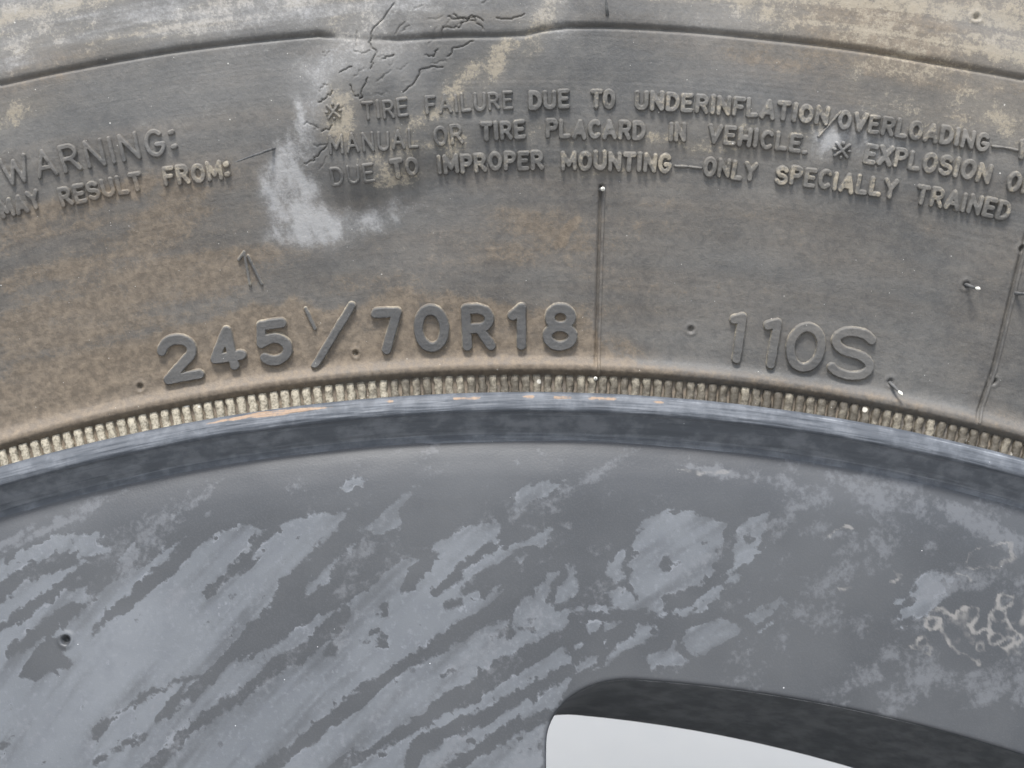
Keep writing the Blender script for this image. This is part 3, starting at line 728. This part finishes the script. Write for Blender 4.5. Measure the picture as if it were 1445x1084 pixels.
# ---- disc with six slots
WTOP = on_disc([(895, 960)])[0]; WLEFT = on_disc([(771, 1050)])[0]
SL_T0 = WLEFT[0] / RD; SL_SPAN = rad(38); PER = rad(60)
R_TOP = WTOP[1]; R_BOT = 150.0
def slot_outline(rtop=R_TOP, shrink=0.0, n=14):
    """closed outline in (arc length at R_TOP, r), counted from the slot's left edge"""
    W = SL_SPAN * R_TOP; a, b = 11.5, 8.4
    pts = []
    for k in range(n + 1):                        # upper left corner
        t = math.pi - (math.pi / 2) * k / n; pts.append((a + a * math.cos(t), rtop - b + b * math.sin(t)))
    for k in range(1, 30): pts.append((a + (W - 2 * a) * k / 30, rtop))
    for k in range(n + 1):
        t = math.pi / 2 - (math.pi / 2) * k / n; pts.append((W - a + a * math.cos(t), rtop - b + b * math.sin(t)))
    for k in range(1, 12): pts.append((W, rtop - b - (rtop - b - R_BOT - 8) * k / 12))
    for k in range(n + 1):
        t = 0 - (math.pi / 2) * k / n; pts.append((W - a + a * math.cos(t), R_BOT + 8 + 8 * math.sin(t)))
    for k in range(1, 30): pts.append((W - a - (W - 2 * a) * k / 30, R_BOT))
    for k in range(n + 1):
        t = -math.pi / 2 - (math.pi / 2) * k / n; pts.append((a + a * math.cos(t), R_BOT + 8 + 8 * math.sin(t)))
    for k in range(1, 12): pts.append((0, R_BOT + 8 + (rtop - b - R_BOT - 8) * k / 12))
    return np.array(pts)
OUT = slot_outline()

FILM = [  # dried water film, outlines in survey pixels
 [(17, 784), (58, 759), (94, 752), (111, 756), (163, 747), (158, 756), (140, 764), (155, 774), (155, 782), (116, 784), (83, 783), (55, 790), (19, 806), (-20, 830), (-20, 795)],
 [(-20, 860), (0, 848), (42, 820), (97, 803), (122, 795), (91, 817), (64, 834), (36, 856), (14, 870), (-20, 892)],
 [(-40, 915), (6, 889), (39, 870), (94, 834), (122, 828), (125, 856), (138, 845), (155, 823), (194, 800), (221, 781), (249, 765), (273, 755), (280, 762), (291, 765), (310, 748), (351, 740), (372, 748), (383, 745), (411, 733), (444, 726), (488, 720), (488, 737), (466, 762), (447, 778), (422, 801), (394, 817), (396, 831), (380, 862), (340, 889), (318, 911), (304, 936), (288, 953), (271, 964), (227, 1014),
  (277, 983), (299, 956), (332, 939), (351, 925), (378, 914), (400, 897), (422, 884), (461, 861), (488, 842), (522, 828), (549, 803), (580, 791), (607, 769), (643, 751), (682, 737), (699, 735), (703, 750), (700, 772), (736, 765), (766, 751), (780, 740), (783, 756), (764, 776), (744, 778), (741, 795), (728, 803), (712, 800), (716, 815), (708, 838), (700, 856), (714, 872), (728, 884), (750, 887), (766, 902), (800, 915), (812, 935), (806, 960), (786, 990), (768, 1030), (764, 1120), (600, 1150), (400, 1180), (200, 1200), (-40, 1220)],
 [(714, 870), (741, 839), (764, 814), (780, 798), (811, 798), (813, 809), (819, 834), (808, 848), (783, 853), (791, 859), (844, 852), (877, 860), (852, 863), (811, 864), (805, 875), (786, 897), (766, 902), (750, 886), (728, 884)],
 [(891, 770), (894, 751), (913, 730), (944, 720), (977, 723), (999, 731), (1029, 740), (1027, 756), (1016, 770), (1014, 790), (1007, 806), (991, 823), (971, 831), (944, 845), (938, 859), (949, 861), (977, 850), (1002, 828), (1029, 803), (1040, 803), (1046, 806), (1043, 817), (1013, 845), (991, 861), (971, 872), (949, 877), (938, 870), (899, 864), (877, 861), (858, 845), (855, 836), (880, 828), (899, 845), (891, 823), (888, 795), (898, 781)],
 [(855, 814), (858, 790), (880, 773), (891, 767), (883, 784), (880, 817), (866, 820)],
 [(1032, 806), (1035, 784), (1027, 776), (1036, 770), (1043, 742), (1057, 723), (1087, 720), (1082, 745), (1071, 762), (1082, 781), (1068, 795), (1060, 806), (1046, 800)],
 [(819, 881), (830, 875), (883, 878), (866, 886), (833, 892)],
 [(896, 881), (919, 878), (938, 884), (921, 900), (894, 914), (866, 933), (838, 945), (866, 920), (883, 903), (894, 895)],
 [(805, 913), (825, 907), (831, 913), (819, 921)],
 [(966, 889), (993, 878), (1024, 875), (1057, 892), (1032, 908), (1007, 917), (999, 933), (977, 922), (960, 906)],
 [(905, 925), (938, 914), (949, 897), (957, 900), (952, 917), (975, 935), (949, 942), (916, 944)],
 [(1046, 867), (1068, 859), (1100, 839), (1114, 845), (1081, 884), (1067, 886)],
 [(1266, 845), (1286, 842), (1300, 817), (1322, 806), (1347, 820), (1344, 834), (1305, 870), (1278, 881), (1264, 853)],
 [(430, 832), (441, 812), (455, 795), (486, 778), (499, 759), (513, 742), (533, 726), (549, 709), (560, 701), (588, 684), (585, 692), (569, 715), (563, 748), (544, 751), (535, 759), (522, 751), (497, 776), (480, 795), (461, 823), (439, 838)],
 [(477, 687), (497, 676), (517, 679), (505, 690), (488, 690)],
 [(725, 720), (730, 693), (750, 681), (797, 676), (794, 684), (775, 704), (755, 706), (733, 723)],
 [(235, 734), (257, 717), (257, 726), (241, 734)], [(271, 731), (291, 723), (298, 712), (299, 728), (282, 733)],
 [(163, 798), (191, 770), (213, 753), (219, 759), (194, 787), (172, 798)],
 [(795, 935), (830, 925), (850, 935), (800, 955)], [(845, 905), (862, 898), (858, 912)]]
STREAK = [  # bare paint runs through the film
 ([(490, 862), (472, 886), (441, 908), (411, 928), (378, 945), (350, 975), (304, 1003), (263, 1036), (235, 1066), (205, 1090)], [7, 13, 10, 10, 11, 9, 8, 8, 8, 8]),
 ([(764, 795), (728, 838), (704, 864), (668, 878), (621, 909), (571, 942), (544, 958), (500, 989), (447, 1033), (405, 1066), (365, 1090)], [12, 12, 14, 10, 9, 8, 9, 9, 8, 7, 7]),
 ([(820, 888), (791, 903), (750, 922), (718, 939), (677, 964), (627, 1000), (571, 1033), (527, 1058), (470, 1090)], [10, 12, 12, 14, 12, 7, 8, 7, 7]),
 ([(800, 945), (750, 975), (710, 994), (668, 1016), (621, 1041), (590, 1054), (578, 1090)], [6, 7, 8, 6, 7, 10, 9]),
 ([(772, 1005), (750, 1019), (726, 1025), (688, 1055), (643, 1077), (620, 1090)], [5, 6, 9, 8, 7, 7]),
 ([(275, 760), (235, 803), (194, 836), (172, 856), (150, 872), (133, 892)], [9, 9, 8, 8, 5, 3]),
 ([(388, 748), (363, 773), (340, 795), (313, 817), (291, 836)], [8, 8, 7, 6, 3]),
 ([(108, 861), (83, 872), (58, 889), (17, 920)], [10, 11, 9, 6]), ([(80, 912), (66, 928), (50, 944), (42, 950)], [10, 20, 13, 6]), ([(66, 930), (95, 936)], [12, 10]),
 ([(285, 955), (250, 962), (194, 989), (155, 1016), (133, 1033)], [3.5, 3, 3, 2.5, 2]), ([(197, 1039), (174, 1052), (136, 1077)], [5, 5, 6]),
 ([(612, 782), (599, 792), (588, 806), (580, 825), (569, 836)], [4, 6, 8, 8, 4]), ([(722, 806), (700, 812), (677, 823), (655, 835)], [14, 14, 13, 5]), ([(648, 814), (632, 824), (616, 836)], [6, 6, 4]), ([(649, 848), (632, 856)], [6, 5]),
 ([(693, 773), (670, 788), (650, 802)], [6, 6, 5]), ([(735, 780), (712, 796)], [4, 6]), ([(800, 806), (780, 830), (778, 846)], [3, 4, 5]), ([(545, 852), (542, 856)], [4, 4]), ([(470, 914), (462, 922)], [8, 6]), ([(543, 906), (537, 910)], [6, 5]),
 ([(940, 790), (938, 797)], [4, 4]), ([(640, 944), (622, 954)], [4, 3]), ([(718, 890), (695, 898)], [6, 2]), ([(1058, 762), (1052, 757)], [5, 5]), ([(0, 1058), (12, 1050)], [5, 3])]
FILM_P = [on_disc(p) for p in FILM]; STREAK_P = [(on_disc(p), np.array(wd) / 10.4) for p, wd in STREAK]
DIM = [(1240, 700, 110, 18, -14, .62), (1390, 745, 90, 20, -16, .75), (1100, 680, 80, 14, -8, .55), (1010, 665, 60, 8, -5, .7), (90, 735, 120, 7, 14, .72), (20, 760, 50, 8, 18, .7), (960, 660, 240, 8, 0, .3), (1250, 770, 40, 22, 40, .5), (1200, 760, 20, 30, 0, .42), (1180, 880, 90, 22, 0, .42), (1330, 900, 120, 40, -6, .35), (1090, 930, 60, 30, 0, .35),
       (1180, 755, 24, 8, 35, .6), (1235, 748, 10, 8, 0, .6), (1180, 785, 40, 9, 10, .45), (1350, 795, 14, 12, 0, .5), (1310, 775, 12, 20, 0, .5), (1270, 920, 70, 30, 0, .3), (420, 690, 30, 20, -40, .42), (430, 700, 30, 25, 0, .35), (600, 690, 30, 10, 30, .3), (860, 690, 14, 26, -10, .25), (1130, 870, 22, 12, 10, .6), (500, 645, 200, 7, 5, .3), (560, 900, 200, 120, 0, .10), (1090, 820, 30, 30, 0, .25)]
CRUSTP = on_disc([(1285, 905), (1300, 868), (1330, 852), (1372, 852), (1385, 880), (1398, 860), (1405, 835), (1428, 828), (1460, 838), (1480, 900), (1470, 935), (1420, 945), (1370, 925), (1330, 915)])
_ring = lambda x, y, q: [(x + q * math.cos(k * .7), y + q * math.sin(k * .7)) for k in range(10)]
CRUST_PX = [_ring(1318, 880, 9), _ring(1300, 906, 7), _ring(1306, 918, 6), _ring(1405, 903, 9), _ring(1423, 908, 8), _ring(1409, 870, 10), _ring(1437, 900, 7), _ring(1293, 915, 5), _ring(1385, 915, 7),
    [(1308, 872), (1315, 862), (1328, 860), (1338, 870), (1350, 874), (1352, 864), (1364, 858), (1376, 862), (1378, 872), (1368, 880), (1372, 890)], [(1408, 858), (1408, 846), (1420, 838), (1430, 842), (1426, 852), (1416, 862)], [(1396, 868), (1392, 890), (1400, 898)],
    [(1326, 884), (1334, 898), (1342, 910), (1355, 920), (1368, 926), (1385, 936)], [(1372, 892), (1390, 890)], [(1418, 872), (1424, 884), (1434, 890)]]
CRUST_RINGS = [on_disc(p) for p in CRUST_PX + [[(1362, 790), (1385, 772), (1410, 768), (1430, 772), (1425, 785), (1405, 803), (1385, 803), (1362, 797)], [(1348, 812), (1360, 815), (1366, 822)], [(1170, 757), (1182, 748), (1202, 745)], [(1262, 808), (1272, 812), (1270, 820), (1258, 822)], [(1185, 832), (1205, 828)], [(957, 665), (990, 667), (1030, 667)]]]

def disc_fields(s, r):
    nx = (fbm(s * .55 + 3, r * .55) - .5); ny = (fbm(s * .55 + 70, r * .55 + 20) - .5)
    fx = (fbm(s * 2.6 + 3, r * 2.6) - .5); fy = (fbm(s * 2.6 + 90, r * 2.6 + 5) - .5)
    ws = s + 0.9 * nx + 0.55 * fx; wr = r + 0.9 * ny + 0.55 * fy
    sd = np.full(s.shape, -9.0)
    near = (np.abs(s) < 95) & (r > 180)
    a, b = ws[near], wr[near]
    v = np.full(a.shape, -9.0)
    for p in FILM_P: v = np.maximum(v, poly_sd(a, b, p))
    for p, wd in STREAK_P: v = np.minimum(v, seg_dist(a, b, p, wd))
    sd[near] = v
    # elsewhere: slanting runs of the same film
    u = (s * .78 + r * .62); q = (-s * .62 + r * .78)
    gen = 4.0 * (fbm(u * .05, q * .22) - .47)
    sd = np.where(near, sd, gen * 1.5)
    film = 0.5 + np.clip(sd / 2.0, -0.5, 0.5)
    u = s * .80 + r * .60; q = -s * .60 + r * .80            # runs slant across the face
    film = film - 1.5 * np.clip(fbm(u * .13 + 4, q * .95) - .55, 0, 1) * (.35 + .65 * sstep(4.0, .5, sd)) - 1.0 * np.clip(fbm(u * .5 + 14, q * 1.6) - .60, 0, 1) * sstep(206, 226, r)
    film = film + np.where(near, 0.9 * np.clip(fbm(u * .18 + 40, q * 1.0 + 7) - .55, 0, 1) * sstep(-5, -1, sd), 0)
    dens = np.clip(0.22 + 1.1 * (fbm(u * .05 + 9, q * .35 + 2) - .30) + 0.8 * (fbm(u * .09, q * 1.3 + 50) - .45) + 0.10 * np.clip(sd, -1, 4), 0, 1)
    film = film - 0.34 * sstep(.60, .74, fbm(s * .9 + 31, r * .9)) * (np.abs(s) < 95)
    dim = blobs(DIM, ws, wr, on_disc)
    dim = np.maximum(dim, 1.25 * (fbm(u * .10 + 1, q * .30 + 6) - .32) + 0.12 * sstep(20, 50, s))      # faint staining over all of the face
    inside = sstep(-.3, 1.5, poly_sd(ws, wr, CRUSTP))
    crust = inside * 0.62 * fbm(s * 1.2, r * 1.2 + 9)
    for c in CRUST_RINGS: crust = np.maximum(crust, .85 * np.exp(-(seg_dist(ws + .5 * nx, wr + .5 * ny, c) / .36) ** 2))
    crust = crust * (.25 + 1.05 * fbm(s * .8 + 5, r * .8)) + inside * .22 * sstep(.5, .62, fbm(s * .5 + 2, r * .5 + 8))
    return film, dim, crust, dens

def build_disc():
    th = theta_grid(0.30, 1.5)
    r = np.concatenate([[60, 80, 100, 120, 135], np.arange(145, 182, 2.0), np.arange(182, 240.0, 0.26), [240.0]])
    T, R = np.meshgrid(th, r, indexing='ij')
    Tw = np.where(T > math.pi, T - 2 * math.pi, T)
    tl = np.mod(Tw - SL_T0 + rad(11), PER) - rad(11)          # angle from the slot's left edge
    X = tl * R_TOP
    sdv = np.full(T.shape, -50.0)
    m = (R > R_BOT - 6) & (R < R_TOP + 6) & (X > -6) & (X < SL_SPAN * R_TOP + 6)
    sdv[m] = poly_sd(X[m], R[m], [tuple(p) for p in OUT])       # positive inside the slot
    # snap the first ring of inside vertices on to the outline
    ins = sdv > 0
    ka = ~(ins[:, :-1] & np.roll(ins, -1, 0)[:, :-1] & ins[:, 1:] & np.roll(ins, -1, 0)[:, 1:])
    mm = ins.copy()
    px, pr = X[mm], R[mm]; bx, br_, bd = px.copy(), pr.copy(), np.full(px.shape, 1e9)
    P = np.vstack([OUT, OUT[:1]])
    for i in range(len(P) - 1):
        d = P[i + 1] - P[i]; L = d @ d
        t = np.clip(((px - P[i, 0]) * d[0] + (pr - P[i, 1]) * d[1]) / L, 0, 1)
        qx, qr = P[i, 0] + t * d[0], P[i, 1] + t * d[1]; dd = np.hypot(px - qx, pr - qr)
        k = dd < bd; bx[k] = qx[k]; br_[k] = qr[k]; bd[k] = dd[k]
    Tn = Tw.copy(); Rn = R.copy()
    Tn[mm] += (bx - px) / R_TOP; Rn[mm] = br_
    S = Tn * RD
    Y = disc_y(Rn) + 0.35 * (fbm(S * .05, Rn * .07) - .5)
    dist = np.where(mm, 0, -sdv)                               # rolled edge of the slot
    e = np.clip(1 - dist / .5, 0, 1); Y = Y + .5 * (1 - np.sqrt(np.clip(1 - e * e, 0, 1)))
    pit = on_disc([(93, 903)])[0]; dp = np.hypot(S - pit[0], Rn - pit[1])
    Y = Y + 0.9 * sstep(.62, .25, dp) - .22 * np.exp(-((dp - .85) / .25) ** 2)
    film, dim, crust, dens = disc_fields(S, Rn)
    film = film * (1 - sstep(.9, .5, dp)); 
    V = polar(Tn, Rn, Y).reshape(-1, 3)
    F = grid_faces(len(th), len(r), ka, wrap=True)
    V, F, A = compact(V, F, {'film': film, 'dim': dim, 'crust': crust, 'dens': dens})
    return mesh_np('disc', V, F[:, ::-1], A)
DISCO = link('disc', build_disc(), M_DISC, RIM)
DISCO['label'] = 'grey painted wheel face streaked with dried water film'

# slot walls: drafted inwards, a little deeper towards one end
def slot_wall_mesh():
    n = len(OUT); rows = 7; V = []
    W = SL_SPAN * R_TOP
    for k in range(rows):
        t = k / (rows - 1)
        for (x, r) in OUT:
            up = sstep(R_BOT + 20, R_TOP - 9, r)
            dr = up * 6.0 * t * (1 + 1.25 * min(x / W, .7)) - (1 - up) * 3.0 * t
            xx = x - 7.0 * t * (1 - sstep(0, W * .5, x))
            V.append(polar(np.array(xx / R_TOP), np.array(r - dr), disc_y(np.array(r)) + .45 + 20.0 * t))
    F = []
    for k in range(rows - 1):
        for i in range(n): F.append((k * n + i, k * n + (i + 1) % n, (k + 1) * n + (i + 1) % n, (k + 1) * n + i))
    return mesh_np('slot_wall', np.array(V), np.array(F))
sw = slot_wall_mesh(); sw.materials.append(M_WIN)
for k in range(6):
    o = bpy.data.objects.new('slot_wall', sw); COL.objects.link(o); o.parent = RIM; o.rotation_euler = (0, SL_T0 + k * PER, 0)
# hub: centre cap and wheel nuts (outside the picture)
revolve('centre_cap', [(62, -5.5), (58, -10), (50, -12), (30, -14), (0.5, -15)], M_WIN, RIM, 96)
nut = None
for k in range(6):
    a = 2 * math.pi * (k + .5) / 6
    if nut is None:
        th = np.arange(6) * math.pi / 3; V = [(12 * math.cos(t), y, 12 * math.sin(t)) for y in (4, -16) for t in th] + [(7 * math.cos(t), -20, 7 * math.sin(t)) for t in th]
        F = [(i, (i + 1) % 6, 6 + (i + 1) % 6, 6 + i) for i in range(6)] + [(6 + i, 6 + (i + 1) % 6, 12 + (i + 1) % 6, 12 + i) for i in range(6)] + [(12, 13, 14, 15), (12, 15, 16, 17)]
        nut = mesh_np('wheel_nut', np.array(V), np.array(F), smooth=False); nut.materials.append(M_WIN)
    o = bpy.data.objects.new('wheel_nut', nut); COL.objects.link(o); o.parent = RIM; o.location = (.080 * math.sin(a), -.003, .080 * math.cos(a))
